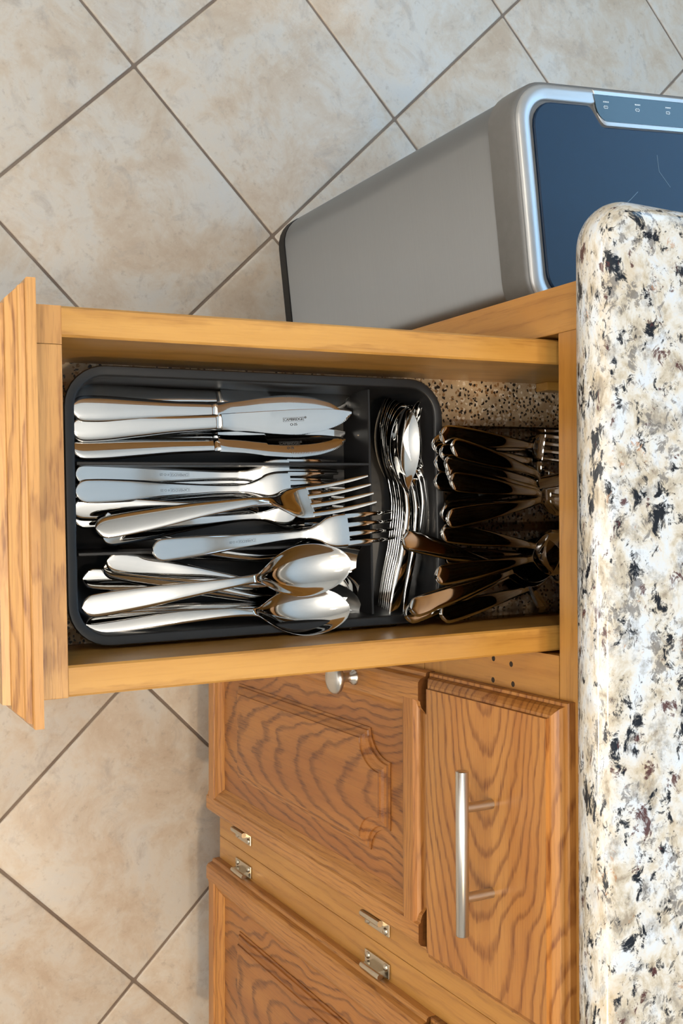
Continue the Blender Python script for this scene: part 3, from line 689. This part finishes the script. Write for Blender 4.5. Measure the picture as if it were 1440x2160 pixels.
Sp = lambda *a, **k: put('spoon', *a, cat='spoon', group=G3, **k)
Sp((208, 1182, .036), (772, 1262, .018), 8, 'table spoon, upper of the two nested handles slanting under the big bowls')
Sp((206, 1198, .031), (766, 1286, .020), 22, 'table spoon, lower of the two nested handles slanting under the big bowls')
Sp((158, 1222, .024), (745, 1248, .020), 10, 'table spoon with only its handle end showing in the corner by the tray rim')
Sp((250, 1150, .022), (768, 1172, .022), 30, 'table spoon lying dark below the crossing fork')
Sp((262, 1140, .016), (764, 1182, .016), 34, 'table spoon lying dark below the crossing fork, under another')
Sp((174, 1282, .047), (735, 1188, .050), -6, 'table spoon on top with a shining bowl beside the crossing fork')
Sp((182, 1316, .036), (733, 1285, .049), -20, 'table spoon whose shining bowl leans on the drawer side')
Sp((220, 1300, .026), (778, 1284, .020), -30, 'table spoon below, its dark bowl edge showing past the leaning spoon')
G4 = 'teaspoons in the rear compartment of the black tray'
Ts = lambda *a, **k: put('teaspoon', *a, cat='teaspoon', group=G4, name='teaspoon', **k)
for i in range(7):
    Ts((838-i*5.0, 1306-i*3, .030-.003*i), (846-i*6.5, 858-i*3-(i%2)*5, .038-.0028*i), 16+i*5, 'teaspoon in the nested leaning row, %s from the cross divider' % ('seventh', 'sixth', 'fifth', 'fourth', 'third', 'second', 'first')[i], sc=.87)
Ts((836, 1318, .042), (854, 864, .046), 14, 'teaspoon on top of the nested row, its bright bowl facing the viewer', sc=.87)
Ts((866, 1316, .038), (858, 850, .036), 22, 'teaspoon just under the one with the bright bowl, its handle beside it', sc=.87)
for i in range(3):
    Ts((868+i*2, 1300-i*6, .032-.004*i), (880+i*9, 838-i*6, .034-.004*i), 30+i*4, 'teaspoon bowl edge behind the bright bowl, %s from the rear tray wall' % ('third', 'second', 'first')[i], sc=.87)
# rear organiser
G5 = 'forks in the clear organiser'; G6 = 'spoons in the clear organiser'
def rear(kind, end, neck, roll, label, cat, group=None, name=None, h0=.068, drop=.044, sc=1., flip=False):
    """a handle leaning on the tray's rear rim: END and NECK as the photograph shows them"""
    A, B = dl(*end, h0), dl(*neck, h0-drop); d = (B-A).normalized()*LEN[kind]*sc; C_ = A+d
    r = put(kind, (*end, h0), (*neck, h0-drop), roll, label, cat, group, name=name, anchor=0., sc=sc, flip=flip, zr=.004)
    return r
Rf = lambda end, neck, roll, label, **k: rear('fork', end, neck, roll, label, 'fork', G5, 'serving_fork', **k)
Rs = lambda kind, end, neck, roll, label, **k: rear(kind, end, neck, roll, label, 'spoon', G6, 'serving_spoon', **k)
Rf((930, 916), (1096, 937), 8, 'fork at the outer edge of the clear organiser, tines in view', h0=.072)
Rf((914, 937), (1085, 946), 0, 'fork handle poking out below the outer edge fork', h0=.062)
Rf((930, 953), (1088, 972), 0, 'fork handle showing between the two topmost forks', h0=.066)
Rf((954, 940), (1102, 999), -6, 'fork with a broad dark handle second from the outer edge', h0=.074)
Rf((919, 975), (1085, 990), 0, 'fork handle end peeping out left of the nested forks', h0=.060)
Rf((940, 976), (1098, 1018), -4, 'fork, top of the nested handles in the middle', h0=.070)
Rf((943, 992), (1102, 1028), -4, 'fork, second of the nested handles in the middle', h0=.069)
Rf((947, 1002), (1105, 1034), -4, 'fork, third of the nested handles in the middle', h0=.070)
Rf((951, 1014), (1110, 1042), -4, 'fork, lowest and frontmost of the nested handles in the middle', h0=.072)
Rf((918, 1015), (1085, 1025), 0, 'fork handle end peeping out below the nested handles', h0=.058)
Rf((932, 1084), (1076, 1054), 12, 'slim fork lying under the big spoon handle', h0=.062)
put('knife', (1180, 1012, .022), (937, 1058, .052), 10, 'serrated knife tip pointing out of the clear organiser', 'knife', name='steak_knife', anchor=1., sc=1.0, zr=.004)
Rs('spoon', (944, 1096), (1112, 1056), 4, 'big spoon with a round bowl in the upper channel of the clear organiser', h0=.073)
Rs('spoon', (933, 1122), (1102, 1150), 0, 'spoon with a dark handle just below the organiser divider', h0=.068)
Rs('spoon', (850, 1136), (1034, 1188), 8, 'spoon whose handle reaches over the black tray from the lower channel', h0=.066)
Rs('spoon', (920, 1216), (1100, 1180), -4, 'big spoon with a round bowl in the lower channel of the clear organiser', h0=.075)
Rs('soup', (940, 1176), (1100, 1172), 2, 'round soup spoon nested dark under the lower big spoon', h0=.046, drop=.036)
Rs('spoon', (866, 1286), (1084, 1198), -8, 'spoon with its broad handle end over the tray corner, on top of its twin', h0=.070)
Rs('spoon', (856, 1300), (1080, 1206), -8, 'spoon with its handle end just under its twin at the tray corner', h0=.064)
rear('server', (931, 1298), (1072, 1254), -14, 'flat cake server lying along the drawer side in the clear organiser', 'cake server', h0=.066)
